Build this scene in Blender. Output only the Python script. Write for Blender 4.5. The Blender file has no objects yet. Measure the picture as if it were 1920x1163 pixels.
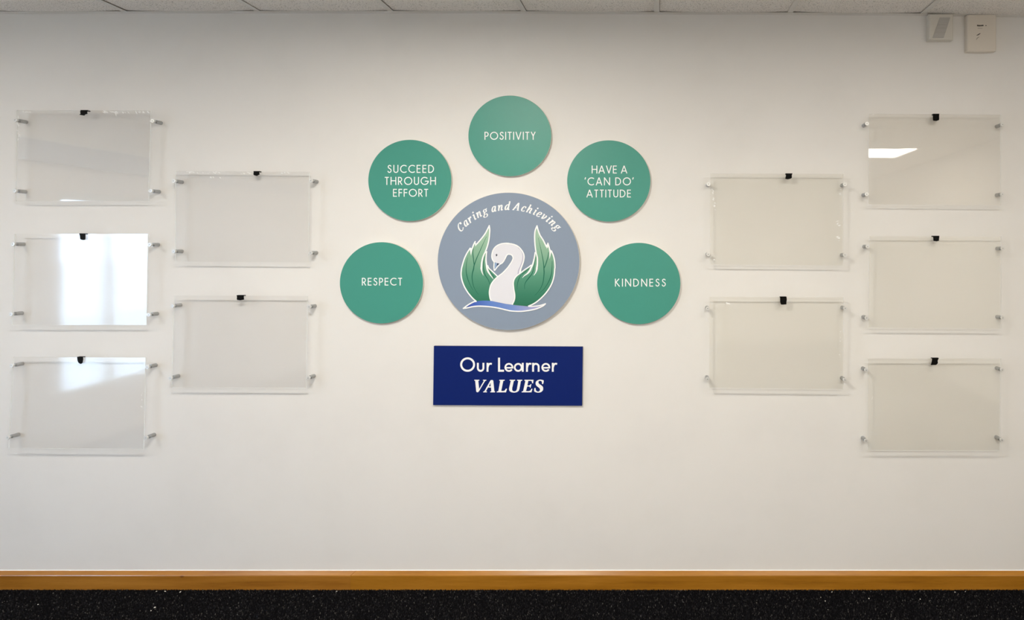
import bpy, bmesh, math, random
import numpy as np
from mathutils import Vector
from mathutils.geometry import tessellate_polygon

random.seed(7)
SC = bpy.context.scene
COL = SC.collection

# ------------------------------------------------------------------ camera
D = 2.4            # camera distance from the display wall (wall face is Y = 0)
S = 413.0          # photo pixels per metre on the wall
EYE = 1.557
cam_d = bpy.data.cameras.new('camera')
cam = bpy.data.objects.new('camera', cam_d)
COL.objects.link(cam)
cam.location = (0, -D, EYE)
cam.rotation_euler = (math.pi / 2, 0, 0)
cam_d.sensor_fit = 'HORIZONTAL'
cam_d.sensor_width = 36
cam_d.lens = S * D / 1920 * 36
cam_d.shift_x = -(1240 - 960) / 1920
cam_d.shift_y = (460 - 581.5) / 1920
cam_d.clip_start = 0.05
SC.camera = cam

# ------------------------------------------------------------------ world, exposure
SKY = 5.75
LAMP_FRONT = (18.5, 39.0, 8.0)   # left, middle, right ceiling panel near the wall
LAMP_REAR = (2.0, 8.0, 34.0, 10.0)
LAMP_COL = (1.0, 0.935, 0.825)
w = bpy.data.worlds.new('overcast_sky')
SC.world = w
w.use_nodes = True
w.node_tree.nodes['Background'].inputs[0].default_value = (0.78, 1.0, 1.36, 1)
w.node_tree.nodes['Background'].inputs[1].default_value = SKY
SC.view_settings.view_transform = 'Standard'
SC.view_settings.look = 'None'
SC.view_settings.exposure = 0.955
SC.view_settings.gamma = 1.0
SC.view_settings.use_curve_mapping = False
try:
    SC.cycles.max_bounces = 10
    SC.cycles.transparent_max_bounces = 24
    SC.cycles.diffuse_bounces = 5
except Exception:
    pass


# ------------------------------------------------------------------ helpers
def P(px, py, h=0.0):
    """point at height h in front of the wall, from its place on the wall picture"""
    k = (D - h) / D / S
    return ((px - 1240) * k, -h, EYE + (460 - py) * k)


def lin(c):
    o = []
    for v in c:
        v = v / 255.0
        o.append(v / 12.92 if v <= 0.04045 else ((v + 0.055) / 1.055) ** 2.4)
    return (o[0], o[1], o[2], 1)


def mesh_obj(name, verts, faces, mats, parent=None, mat_idx=None, smooth=False, origin=None):
    me = bpy.data.meshes.new(name)
    if parent is not None and origin is None:
        origin = parent['_o'] if '_o' in parent else None
    if origin is not None:
        verts = [(v[0] - origin[0], v[1] - origin[1], v[2] - origin[2]) for v in verts]
    me.from_pydata([tuple(v) for v in verts], [], [tuple(f) for f in faces])
    if not isinstance(mats, (list, tuple)):
        mats = [mats]
    for m in mats:
        me.materials.append(m)
    if mat_idx is not None:
        me.polygons.foreach_set('material_index', mat_idx)
    if smooth:
        me.polygons.foreach_set('use_smooth', [True] * len(me.polygons))
    me.update()
    o = bpy.data.objects.new(name, me)
    COL.objects.link(o)
    if parent is not None:
        o.parent = parent
    elif origin is not None:
        o.location = origin
    return o


ORIG = {}


def thing(name, label, cat, loc, group=None):
    o = bpy.data.objects.new(name, None)
    o.empty_display_size = 0.05
    COL.objects.link(o)
    o.location = loc
    o['label'] = label
    o['category'] = cat
    if group:
        o['group'] = group
    ORIG[o.name] = tuple(loc)
    return o


def part(name, parent, verts, faces, mats, mat_idx=None, smooth=False):
    return mesh_obj(name, verts, faces, mats, parent, mat_idx, smooth, origin=ORIG.get(parent.name, (0, 0, 0)))


def sub(name, parent_part, root, verts, faces, mats, mat_idx=None, smooth=False):
    o = mesh_obj(name, verts, faces, mats, None, mat_idx, smooth, origin=ORIG.get(root.name, (0, 0, 0)))
    o.location = (0, 0, 0)
    o.parent = parent_part
    return o


def struct(name, verts, faces, mats, mat_idx=None, parent=None):
    o = mesh_obj(name, verts, faces, mats, None, mat_idx)
    if parent is not None:
        o.parent = parent
    else:
        o['kind'] = 'structure'
    return o


def box(x0, x1, y0, y1, z0, z1):
    v = [(x0, y0, z0), (x1, y0, z0), (x1, y1, z0), (x0, y1, z0), (x0, y0, z1), (x1, y0, z1), (x1, y1, z1), (x0, y1, z1)]
    f = [(0, 3, 2, 1), (4, 5, 6, 7), (0, 1, 5, 4), (1, 2, 6, 5), (2, 3, 7, 6), (3, 0, 4, 7)]
    return v, f


class MB:
    def __init__(self):
        self.v, self.f, self.m = [], [], []

    def add(self, v, f, m=0):
        b = len(self.v)
        self.v += list(v)
        self.f += [tuple(i + b for i in q) for q in f]
        self.m += [m] * len(f)
        return self

    def box(self, *a, m=0):
        return self.add(*box(*a), m)


def bevel(o, wdt, seg=2):
    m = o.modifiers.new('bevel', 'BEVEL')
    m.width = wdt
    m.segments = seg
    m.limit_method = 'ANGLE'
    return o


# ------------------------------------------------------------------ materials
def new_mat(name):
    m = bpy.data.materials.new(name)
    m.use_nodes = True
    nt = m.node_tree
    b = nt.nodes['Principled BSDF']
    return m, nt, b


def N(nt, t, **kw):
    n = nt.nodes.new(t)
    for k, v in kw.items():
        setattr(n, k, v)
    return n


def bump(nt, b, height, strength, dist=0.001):
    bp = N(nt, 'ShaderNodeBump')
    bp.inputs['Strength'].default_value = strength
    bp.inputs['Distance'].default_value = dist
    nt.links.new(height, bp.inputs['Height'])
    nt.links.new(bp.outputs[0], b.inputs['Normal'])


def noise(nt, scale, detail=3, rough=0.5, vec=None):
    n = N(nt, 'ShaderNodeTexNoise')
    n.inputs['Scale'].default_value = scale
    n.inputs['Detail'].default_value = detail
    n.inputs['Roughness'].default_value = rough
    if vec is None:
        tc = N(nt, 'ShaderNodeTexCoord')
        vec = tc.outputs['Object']
    nt.links.new(vec, n.inputs['Vector'])
    return n


def ramp(nt, fac, stops):
    r = N(nt, 'ShaderNodeValToRGB')
    els = r.color_ramp.elements
    while len(els) > 1:
        els.remove(els[-1])
    els[0].position = stops[0][0]
    els[0].color = stops[0][1]
    for p, c in stops[1:]:
        e = els.new(p)
        e.color = c
    nt.links.new(fac, r.inputs[0])
    return r


def plain(name, rgb, rough=0.5, metal=0.0, spec=0.5, bumps=None, var=0.0):
    m, nt, b = new_mat(name)
    c = rgb if len(rgb) == 4 else (*rgb, 1)
    b.inputs['Base Color'].default_value = c
    b.inputs['Roughness'].default_value = rough
    b.inputs['Metallic'].default_value = metal
    b.inputs['Specular IOR Level'].default_value = spec
    if var or bumps:
        n = noise(nt, bumps[0] if bumps else 40, 3)
        if var:
            r = ramp(nt, n.outputs['Fac'], [(0.3, tuple(x * (1 - var) for x in c[:3]) + (1,)), (0.7, tuple(min(1, x * (1 + var)) for x in c[:3]) + (1,))])
            nt.links.new(r.outputs[0], b.inputs['Base Color'])
        if bumps:
            bump(nt, b, n.outputs['Fac'], bumps[1])
    return m


# wall paint: rolled emulsion with a faint stipple and a few soft scuffs
M_WALL, nt, b = new_mat('wall_paint')
n1 = noise(nt, 260, 4, 0.6)
n2 = noise(nt, 2.2, 4, 0.6)
r = ramp(nt, n2.outputs['Fac'], [(0.3, (0.80, 0.785, 0.765, 1)), (0.5, (0.825, 0.81, 0.79, 1)), (0.75, (0.835, 0.82, 0.80, 1))])
nt.links.new(r.outputs[0], b.inputs['Base Color'])
b.inputs['Roughness'].default_value = 0.55
b.inputs['Specular IOR Level'].default_value = 0.3
bump(nt, b, n1.outputs['Fac'], 0.25, 0.0006)

M_WALL2 = plain('side_wall_paint', (0.84, 0.81, 0.77), 0.7, bumps=(120, 0.1), var=0.02)

# ceiling tile: fissured mineral fibre
M_TILE, nt, b = new_mat('mineral_fibre_tile')
tc = N(nt, 'ShaderNodeTexCoord')
mp = N(nt, 'ShaderNodeMapping')
mp.inputs['Scale'].default_value = (1.0, 1.35, 1)
nt.links.new(tc.outputs['Object'], mp.inputs['Vector'])
n1 = noise(nt, 210, 3, 0.6, mp.outputs[0])
n2 = noise(nt, 420, 2, 0.6, mp.outputs[0])
r1 = ramp(nt, n1.outputs['Fac'], [(0.33, (0.34, 0.32, 0.30, 1)), (0.43, (0.94, 0.90, 0.86, 1)), (1, (0.97, 0.93, 0.89, 1))])
r2 = ramp(nt, n2.outputs['Fac'], [(0.30, (0.55, 0.55, 0.55, 1)), (0.46, (1, 1, 1, 1))])
mx = N(nt, 'ShaderNodeMixRGB', blend_type='MULTIPLY')
mx.inputs[0].default_value = 0.8
nt.links.new(r1.outputs[0], mx.inputs[1])
nt.links.new(r2.outputs[0], mx.inputs[2])
nt.links.new(mx.outputs[0], b.inputs['Base Color'])
b.inputs['Roughness'].default_value = 0.9
bump(nt, b, mx.outputs[0], 0.5, 0.002)
M_TEE = plain('white_grid_steel', (0.80, 0.78, 0.75), 0.45)
M_VOID = plain('ceiling_void_dark', (0.03, 0.03, 0.03), 0.9)


# varnished skirting wood
def wood(name, base, dark, light):
    m, nt, b = new_mat(name)
    tc = N(nt, 'ShaderNodeTexCoord')
    mp = N(nt, 'ShaderNodeMapping')
    mp.inputs['Scale'].default_value = (1.6, 14, 26)
    nt.links.new(tc.outputs['Object'], mp.inputs['Vector'])
    a = noise(nt, 1.4, 5, 0.6, mp.outputs[0])
    f = noise(nt, 14, 4, 0.6, mp.outputs[0])
    ad = N(nt, 'ShaderNodeMath', operation='MULTIPLY_ADD')
    nt.links.new(f.outputs['Fac'], ad.inputs[0])
    ad.inputs[1].default_value = 0.35
    nt.links.new(a.outputs['Fac'], ad.inputs[2])
    r = ramp(nt, ad.outputs[0], [(0.42, dark), (0.62, base), (0.9, light)])
    # small knots
    vo = N(nt, 'ShaderNodeTexVoronoi')
    vo.inputs['Scale'].default_value = 1.0
    mp2 = N(nt, 'ShaderNodeMapping')
    mp2.inputs['Scale'].default_value = (5.5, 1, 11)
    nt.links.new(tc.outputs['Object'], mp2.inputs['Vector'])
    nt.links.new(mp2.outputs[0], vo.inputs['Vector'])
    kn = ramp(nt, vo.outputs['Distance'], [(0.03, (0.30, 0.16, 0.08, 1)), (0.075, (1, 1, 1, 1))])
    mx = N(nt, 'ShaderNodeMixRGB', blend_type='MULTIPLY')
    mx.inputs[0].default_value = 0.75
    nt.links.new(r.outputs[0], mx.inputs[1])
    nt.links.new(kn.outputs[0], mx.inputs[2])
    nt.links.new(mx.outputs[0], b.inputs['Base Color'])
    b.inputs['Roughness'].default_value = 0.28
    b.inputs['Coat Weight'].default_value = 0.5
    b.inputs['Coat Roughness'].default_value = 0.2
    bump(nt, b, f.outputs['Fac'], 0.12, 0.001)
    return m


M_WOOD = wood('varnished_wood', (0.36, 0.145, 0.017, 1), (0.25, 0.09, 0.010, 1), (0.46, 0.20, 0.032, 1))
M_WOOD2 = wood('varnished_wood_warm', (0.37, 0.152, 0.012, 1), (0.26, 0.10, 0.008, 1), (0.47, 0.205, 0.024, 1))
M_CAULK = plain('painted_caulk', (0.84, 0.83, 0.81), 0.5)
M_JOINT = plain('joint_shadow_filler', (0.10, 0.04, 0.01), 0.8)

# carpet
M_CARPET, nt, b = new_mat('carpet_base')
n1 = noise(nt, 230, 2, 0.7)
r = ramp(nt, n1.outputs['Fac'], [(0.45, (0.002, 0.002, 0.003, 1)), (0.62, (0.006, 0.006, 0.008, 1)), (0.74, (0.05, 0.048, 0.048, 1))])
nt.links.new(r.outputs[0], b.inputs['Base Color'])
b.inputs['Roughness'].default_value = 0.95
b.inputs['Specular IOR Level'].default_value = 0.05
bump(nt, b, n1.outputs['Fac'], 0.8, 0.004)
M_BOUNCE_FLOOR = plain('grey_bounce_floor', (0.19, 0.185, 0.175), 0.5, bumps=(30, 0.05), var=0.06)  # mid grey for the added floor area that bounces light upwards
M_TUFT, nt, b = new_mat('carpet_tuft')
gi = N(nt, 'ShaderNodeNewGeometry')
r = ramp(nt, gi.outputs['Random Per Island'], [(0.0, (0.002, 0.002, 0.003, 1)), (0.6, (0.004, 0.004, 0.006, 1)), (0.86, (0.011, 0.011, 0.014, 1)), (0.975, (0.035, 0.033, 0.034, 1)), (1.0, (0.12, 0.115, 0.11, 1))])
nt.links.new(r.outputs[0], b.inputs['Base Color'])
b.inputs['Roughness'].default_value = 0.85
b.inputs['Specular IOR Level'].default_value = 0.12
M_LINT = plain('white_lint', (0.85, 0.83, 0.78), 0.8)


# acrylic
def acrylic(name, tint, rough, ior=1.4):
    m, nt, b = new_mat(name)
    nt.nodes.remove(b)
    out = nt.nodes['Material Output']
    tr = N(nt, 'ShaderNodeBsdfTransparent')
    tr.inputs[0].default_value = (*tint, 1)
    gl = N(nt, 'ShaderNodeBsdfGlossy')
    gl.inputs['Color'].default_value = (1, 1, 1, 1)
    gl.inputs['Roughness'].default_value = rough
    fr = N(nt, 'ShaderNodeFresnel')
    geo = N(nt, 'ShaderNodeNewGeometry')
    iv = N(nt, 'ShaderNodeMapRange')   # a thin sheet reflects the same from both sides of a face
    iv.inputs['To Min'].default_value = ior
    iv.inputs['To Max'].default_value = 1 / ior
    nt.links.new(geo.outputs['Backfacing'], iv.inputs['Value'])
    nt.links.new(iv.outputs[0], fr.inputs['IOR'])
    mix = N(nt, 'ShaderNodeMixShader')
    nt.links.new(fr.outputs[0], mix.inputs[0])
    nt.links.new(tr.outputs[0], mix.inputs[1])
    nt.links.new(gl.outputs[0], mix.inputs[2])
    n = noise(nt, 3.0, 2)
    bp = N(nt, 'ShaderNodeBump')
    bp.inputs['Strength'].default_value = 0.05
    bp.inputs['Distance'].default_value = 0.01
    nt.links.new(n.outputs['Fac'], bp.inputs['Height'])
    nt.links.new(bp.outputs[0], gl.inputs['Normal'])
    nt.links.new(mix.outputs[0], out.inputs['Surface'])
    return m


M_ACR = acrylic('clear_acrylic', (0.994, 0.993, 0.987), 0.07, 1.355)
M_ACR_CLEAN = acrylic('clear_acrylic_clean', (0.993, 0.991, 0.986), 0.022, 1.37)
M_ACR_FILM = acrylic('clear_acrylic_film_covered', (0.992, 0.992, 0.992), 0.08, 1.35)
M_ACR_LEFT = acrylic('clear_acrylic_glossy', (0.988, 0.988, 0.988), 0.035, 1.38)
M_EDGE, nt, b = new_mat('acrylic_edge_painted_glow')  # white colour stands in for light piped to the clear sheet's edges
nt.nodes.remove(b)
df = N(nt, 'ShaderNodeBsdfDiffuse')
df.inputs[0].default_value = (0.95, 0.96, 0.95, 1)
tl = N(nt, 'ShaderNodeBsdfTranslucent')
tl.inputs[0].default_value = (0.95, 0.96, 0.95, 1)
ms = N(nt, 'ShaderNodeMixShader')
nt.links.new(df.outputs[0], ms.inputs[1])
nt.links.new(tl.outputs[0], ms.inputs[2])
tr = N(nt, 'ShaderNodeBsdfTransparent')
ms2 = N(nt, 'ShaderNodeMixShader')
ms2.inputs[0].default_value = 0.96
nt.links.new(tr.outputs[0], ms2.inputs[1])
nt.links.new(ms.outputs[0], ms2.inputs[2])
nt.links.new(ms2.outputs[0], nt.nodes['Material Output'].inputs['Surface'])

M_STEEL = plain('satin_aluminium', (0.44, 0.45, 0.46), 0.38, metal=0.9)
M_CAP = plain('bright_aluminium_cap', (0.80, 0.80, 0.79), 0.45, metal=0.6)
M_HOLE = plain('screw_recess', (0.05, 0.05, 0.05), 0.7)
M_TAPE = plain('black_tape', (0.002, 0.002, 0.002), 0.6, spec=0.12)
M_FILM = plain('peeling_clear_film', (0.97, 0.97, 0.97), 0.25)

# printed boards
M_GREEN = plain('printed_teal_green', lin((66, 152, 136)), 0.42, spec=0.5, bumps=(500, 0.06))
M_GREYBLUE = plain('printed_grey_blue', lin((139, 154, 175)), 0.5, spec=0.35, bumps=(500, 0.06))
M_NAVY = plain('printed_navy', lin((10, 34, 106)), 0.55, spec=0.15, bumps=(500, 0.06))
M_BOARD_EDGE = plain('board_core_edge', (0.66, 0.63, 0.58), 0.6)
M_NAVY_EDGE = plain('navy_board_edge', (0.02, 0.03, 0.08), 0.5)
M_PRINT_WHITE = plain('print_white', (0.96, 0.97, 0.985), 0.5, spec=0.3)
M_SWAN = plain('print_swan_grey_white', lin((228, 229, 238)), 0.5, spec=0.3)
M_SHADE = plain('print_lavender', lin((178, 174, 200)), 0.5, spec=0.3)
M_VEIN = plain('print_dark_green', lin((22, 104, 82)), 0.5, spec=0.3)
M_BEAK = plain('print_pale_blue', lin((150, 176, 212)), 0.5, spec=0.3)
M_INK = plain('print_dark_ink', lin((40, 44, 66)), 0.5, spec=0.3)


def grad_mat(name, axis, a, b_, stops):
    """printed gradient along a world axis between coordinates a and b_"""
    m, nt, b = new_mat(name)
    g = N(nt, 'ShaderNodeNewGeometry')
    s = N(nt, 'ShaderNodeSeparateXYZ')
    nt.links.new(g.outputs['Position'], s.inputs[0])
    mr = N(nt, 'ShaderNodeMapRange')
    mr.inputs['From Min'].default_value = a
    mr.inputs['From Max'].default_value = b_
    nt.links.new(s.outputs[axis], mr.inputs['Value'])
    r = ramp(nt, mr.outputs[0], stops)
    nt.links.new(r.outputs[0], b.inputs['Base Color'])
    b.inputs['Roughness'].default_value = 0.5
    b.inputs['Specular IOR Level'].default_value = 0.3
    return m


zt, zb = P(0, 423)[2], P(0, 575)[2]
M_WING = grad_mat('print_green_fade', 2, zt, zb, [(0.0, lin((178, 206, 184))), (0.35, lin((138, 182, 156))), (0.62, lin((88, 152, 126))), (0.85, lin((56, 128, 102))), (1, lin((40, 112, 86)))])
xa, xb = P(868, 0)[0], P(1025, 0)[0]
M_WATER = grad_mat('print_blue_fade', 0, xa, xb, [(0.0, lin((38, 56, 130))), (0.14, lin((70, 100, 188))), (0.35, lin((98, 134, 208))), (0.6, lin((122, 150, 212))), (0.85, lin((170, 172, 216))), (1, lin((190, 190, 220)))])

M_PLASTIC = plain('off_white_plastic', (0.70, 0.67, 0.61), 0.35)
M_PLASTIC2 = plain('cream_plastic', (0.76, 0.70, 0.62), 0.25)
M_RIB = plain('smoked_grey_lens', (0.52, 0.50, 0.47), 0.5)
M_FRAME = plain('white_window_frame', (0.78, 0.82, 0.80), 0.4)
M_PELMET = plain('pale_blue_grey_blind', (0.40, 0.45, 0.55), 0.6)
M_EXTWALL = plain('pale_render', (0.85, 0.85, 0.83), 0.8, bumps=(30, 0.2), var=0.04)
M_GROUND = plain('pale_paving', (0.42, 0.43, 0.42), 0.9, bumps=(20, 0.2), var=0.1)
M_LAMPFRAME = plain('lamp_trim', (0.8, 0.8, 0.8), 0.4)


def emit(name, strength):
    m, nt, b = new_mat(name)
    b.inputs['Base Color'].default_value = (0.8, 0.8, 0.8, 1)
    b.inputs['Emission Color'].default_value = (*LAMP_COL, 1)
    b.inputs['Emission Strength'].default_value = strength
    return m


# ------------------------------------------------------------------ room shell
XL, XR, YB, YF = -4.5, 3.3, 0.0, -6.2
H = 2.72
o = struct('wall_back', *box(XL - 0.1, XR + 0.1, 0.0, 0.12, -0.02, H), M_WALL)
o = struct('wall_right', *box(XR, XR + 0.12, YF, 0.0, -0.02, H), M_WALL2)
o = struct('wall_front', *box(XL - 0.1, XR + 0.1, YF - 0.12, YF, -0.02, H), M_WALL2)
# left wall with a window opening
WY0, WY1, WZ0, WZ1 = -2.50, -1.60, 0.40, 1.96
mb = MB()
mb.box(XL - 0.12, XL, YF, WY0, -0.02, H)
mb.box(XL - 0.12, XL, WY1, 0.0, -0.02, H)
mb.box(XL - 0.12, XL, WY0, WY1, -0.02, WZ0)
mb.box(XL - 0.12, XL, WY0, WY1, WZ1, H)
struct('wall_left', mb.v, mb.f, M_WALL2)
mb = MB()
t = 0.055
mb.box(XL - 0.09, XL - 0.02, WY0, WY0 + t, WZ0, WZ1)
mb.box(XL - 0.09, XL - 0.02, WY1 - t, WY1, WZ0, WZ1)
mb.box(XL - 0.09, XL - 0.02, WY0 + t, WY1 - t, WZ0, WZ0 + t)
mb.box(XL - 0.09, XL - 0.02, WY0 + t, WY1 - t, WZ1 - t, WZ1)
mb.box(XL - 0.09, XL - 0.02, -2.03, -1.98, WZ0 + t, WZ1 - t)
win = struct('window_1', mb.v, mb.f, M_FRAME)
v, f = box(XL - 0.06, XL - 0.054, WY0 + t, WY1 - t, WZ0 + t, WZ1 - t)
M_PANE = acrylic('window_glass', (0.97, 0.98, 0.97), 0.0)
struct('pane', v, f, M_PANE, parent=win)
struct('blind_box', *box(XL, XL + 0.07, -4.2, -0.5, 2.16, 2.31), M_PELMET, parent=win)
struct('blind_trim', *box(XL, XL + 0.075, -4.2, -0.5, 2.31, 2.325), M_FRAME, parent=win)
struct('ground', *box(-30, XL - 0.12, -20, 14, -0.25, -0.15), M_GROUND)
go = struct('wall_outside', *box(-14.2, -14.0, -16, 2, -0.15, 1.2), M_EXTWALL)
# floor
floor = struct('floor', *box(XL - 0.1, XR + 0.1, YF - 0.1, 0.1, -0.06, -0.001), M_CARPET)
struct('added_bounce_floor', *box(XL, XR, YF, -1.0, -0.001, 0.002), M_BOUNCE_FLOOR, parent=floor)  # added out of view to bounce lamp light up onto the ceiling

# ceiling: sagging grid of tees with mineral fibre tiles
PTS = [(0, 25.5), (500, 24.5), (900, 24.5), (1231, 26.5), (1478, 27.3), (1725, 29.3), (1920, 32)]
PX = [((a - 1240) / S, EYE + (460 - b_) / S) for a, b_ in PTS]


def zc(x):
    return float(np.interp(x, [p[0] for p in PX], [p[1] for p in PX]))


xs = sorted([XL] + [-0.02 + 0.6 * k for k in range(-7, 4)] + [2.14, 2.74, XR])
ys = [0.0, -0.6, -1.2, -1.8, -2.4, -3.0, -3.25, -3.85, -4.45, -5.05, -5.65, YF]
lamp_cells_front = [-3.32, -0.92, 0.88, 1.48]
ceil_v, ceil_f = box(XL - 0.1, XR + 0.1, YF - 0.1, 0.1, H, H + 0.05)
ceiling = struct('ceiling', ceil_v, ceil_f, M_VOID)


def hx(x0, x1, y0, y1, dz0, dz1):
    v = []
    for dz in (dz0, dz1):
        for x, y in ((x0, y0), (x1, y0), (x1, y1), (x0, y1)):
            v.append((x, y, zc(x) + dz))
    return v, [(0, 3, 2, 1), (4, 5, 6, 7), (0, 1, 5, 4), (1, 2, 6, 5), (2, 3, 7, 6), (3, 0, 4, 7)]


g = 0.004
for i in range(len(xs) - 1):
    for j in range(len(ys) - 1):
        cx, cy = (xs[i] + xs[i + 1]) / 2, (ys[j] + ys[j + 1]) / 2
        if j == 2 and any(abs(cx - q) < 0.05 for q in lamp_cells_front):
            continue
        if xs[i + 1] - xs[i] < 0.02:
            continue
        x0, x1 = xs[i] + 0.0135, xs[i + 1] - 0.006
        y0, y1 = ys[j + 1] + g, (ys[j] - g if j else -0.0185)
        curl = random.uniform(0.0035, 0.0055)
        v, f = [], []
        nseg = 8
        for s_ in range(nseg + 1):          # each tile is a little dished, its corners lifting off the grid
            u = s_ / nseg
            x = x0 + (x1 - x0) * u
            z = zc(x) + 0.0024 * (j > 0) + 0.0003 + curl * abs(2 * u - 1) ** 3
            v += [(x, y0, z), (x, y1, z), (x, y1, z + 0.015), (x, y0, z + 0.015)]
        for s_ in range(nseg):
            for k in range(4):
                a_, b_ = s_ * 4 + k, s_ * 4 + (k + 1) % 4
                f.append((a_, b_, b_ + 4, a_ + 4))
        f += [(0, 3, 2, 1), (nseg * 4, nseg * 4 + 1, nseg * 4 + 2, nseg * 4 + 3)]
        struct('ceiling_tile', v, f, M_TILE, parent=ceiling)
for x in xs[1:-1]:
    struct('ceiling_tee', *hx(x - 0.012, x + 0.012, YF, -0.020, 0.0003, 0.0022), M_TEE, parent=ceiling)
for j, y in enumerate(ys[1:-1]):
    mb = MB()
    for i in range(len(xs) - 1):
        mb.add(*hx(xs[i] + 0.012, xs[i + 1] - 0.012, y - 0.012, y + 0.012, 0.0003, 0.0022))
    struct('cross_tee', mb.v, mb.f, M_TEE, parent=ceiling)
mb = MB()
for i in range(len(xs) - 1):
    for q in range(3):
        a = xs[i] + (xs[i + 1] - xs[i]) * q / 3
        c = xs[i] + (xs[i + 1] - xs[i]) * (q + 1) / 3
        mb.add(*hx(a, c, -0.022, -0.0002, -0.0012, 0.0))
        mb.add(*hx(a, c, -0.0015, -0.0002, 0.0, 0.02))
struct('trim_1', mb.v, mb.f, M_TEE)

# skirting boards: two lengths butted together with a mitre
XJ = P(657, 0, 0.018)[0]


def skirting(x0, x1, miter0, miter1, m, name, parent):
    prof = [(0.0, 0.0), (-0.018, 0.0), (-0.018, 0.0655), (-0.0165, 0.0690), (-0.003, 0.0805), (0.0, 0.0805)]
    v, f = [], []
    n = len(prof)
    segs = 24
    for s in range(segs + 1):
        u = s / segs
        for (y, z) in prof:
            xa_ = x0 + miter0 * (1 + y / 0.018)
            xb_ = x1 + miter1 * (1 + y / 0.018)
            v.append((xa_ + (xb_ - xa_) * u, y - 0.0002, z))
    for s in range(segs):
        for k in range(n):
            a = s * n + k
            c = s * n + (k + 1) % n
            f.append((a, c, c + n, a + n))
    f.append(tuple(range(n)))
    f.append(tuple(range(segs * n, segs * n + n))[::-1])
    return struct(name, v, f, m, parent=parent)


bb = struct('baseboard_back', *box(XL, XR, -0.0012, 0.0, 0.0, 0.078), M_JOINT)
skirting(XL, XJ - 0.0011, 0, 0.022, M_WOOD, 'skirting_board', bb)
skirting(XJ + 0.0011, XR, 0.022, 0, M_WOOD2, 'skirting_board', bb)
mb = MB()
mb.add([(XL, -0.0030, 0.0805), (XR, -0.0030, 0.0805), (XR, 0, 0.0828), (XL, 0, 0.0828), (XL, 0, 0.08), (XR, 0, 0.08)], [(0, 1, 2, 3), (0, 4, 5, 1)])
struct('caulk_bead', mb.v, mb.f, M_CAULK, parent=bb)

# carpet pile: low tufts on the strip of floor in view
rng = np.random.default_rng(3)
sx = 0.0041
gx = np.arange(-4.44, 3.26, sx)
gy = np.arange(-0.32, -0.016, sx)
X, Y = np.meshgrid(gx, gy)
X = X.ravel() + rng.uniform(-.4, .4, X.size) * sx
Y = Y.ravel() + rng.uniform(-.4, .4, Y.size) * sx
n = X.size
Y = np.minimum(Y, -0.0195)
hgt = rng.uniform(0.003, 0.008, n)
rad = rng.uniform(0.0015, 0.0027, n)
ang = rng.uniform(0, 6.28, n)
vv = np.zeros((n, 7, 3), np.float32)
for k in range(3):
    a = ang + k * 2.0944
    vv[:, k] = np.stack([X + np.cos(a) * rad, Y + np.sin(a) * rad, np.full(n, -0.001)], 1)
    vv[:, 3 + k] = np.stack([X + np.cos(a + .4) * rad * 0.8, Y + np.sin(a + .4) * rad * 0.8, hgt * 0.7], 1)
vv[:, 6] = np.stack([X + rng.uniform(-.002, .002, n), Y + rng.uniform(-.002, .001, n), hgt], 1)
tri = np.array([[0, 1, 3], [1, 4, 3], [1, 2, 4], [2, 5, 4], [2, 0, 5], [0, 3, 5], [3, 4, 6], [4, 5, 6], [5, 3, 6]])
idx = (tri[None] + (np.arange(n) * 7)[:, None, None]).reshape(-1)
me = bpy.data.meshes.new('carpet_pile')
me.vertices.add(n * 7)
me.vertices.foreach_set('co', vv.reshape(-1))
me.loops.add(idx.size)
me.loops.foreach_set('vertex_index', idx.astype(np.int32))
me.polygons.add(idx.size // 3)
me.polygons.foreach_set('loop_start', np.arange(0, idx.size, 3, dtype=np.int32))
me.polygons.foreach_set('loop_total', np.full(idx.size // 3, 3, dtype=np.int32))
me.materials.append(M_TUFT)
me.update(calc_edges=True)
pile = bpy.data.objects.new('carpet_pile', me)
COL.objects.link(pile)
pile.parent = floor
pile['kind'] = 'stuff'

# white lint specks caught in the carpet along the skirting
mb = MB()
spots = [(310, 1110), (338, 1111), (293, 1110), (71, 1135), (290, 1140), (283, 1146), (588, 1119), (603, 1137), (631, 1110), (1552, 1144), (1629, 1123), (1539, 1121), (1547, 1128), (1725, 1124), (1810, 1110), (1560, 1111), (1790, 1111), (1633, 1110)]
for (px, py) in spots:
    q = 991.2 * (EYE - 0.008) / (py - 460)
    x, y = (px - 1240) * q / 991.2, q - D
    y = min(y, -0.024)
    x = (px - 1240) * (D + y) / 991.2
    z = 0.009
    s = random.uniform(0.0016, 0.0034)
    pts = [(x + random.uniform(-1, 1) * s * 1.4, y + random.uniform(-1, 1) * s, z + random.uniform(-.7, 1) * s) for _ in range(5)]
    top = [(x, y, z + s)]
    mb.add(pts + top, [(0, 1, 5), (1, 2, 5), (2, 3, 5), (3, 4, 5), (4, 0, 5), (0, 4, 3, 2, 1)])
lint = mesh_obj('lint', mb.v, mb.f, M_LINT)
lint['label'] = 'tiny white lint specks caught in the black carpet along the skirting'
lint['category'] = 'lint'
lint['kind'] = 'stuff'

# ------------------------------------------------------------------ ceiling lamps


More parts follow.
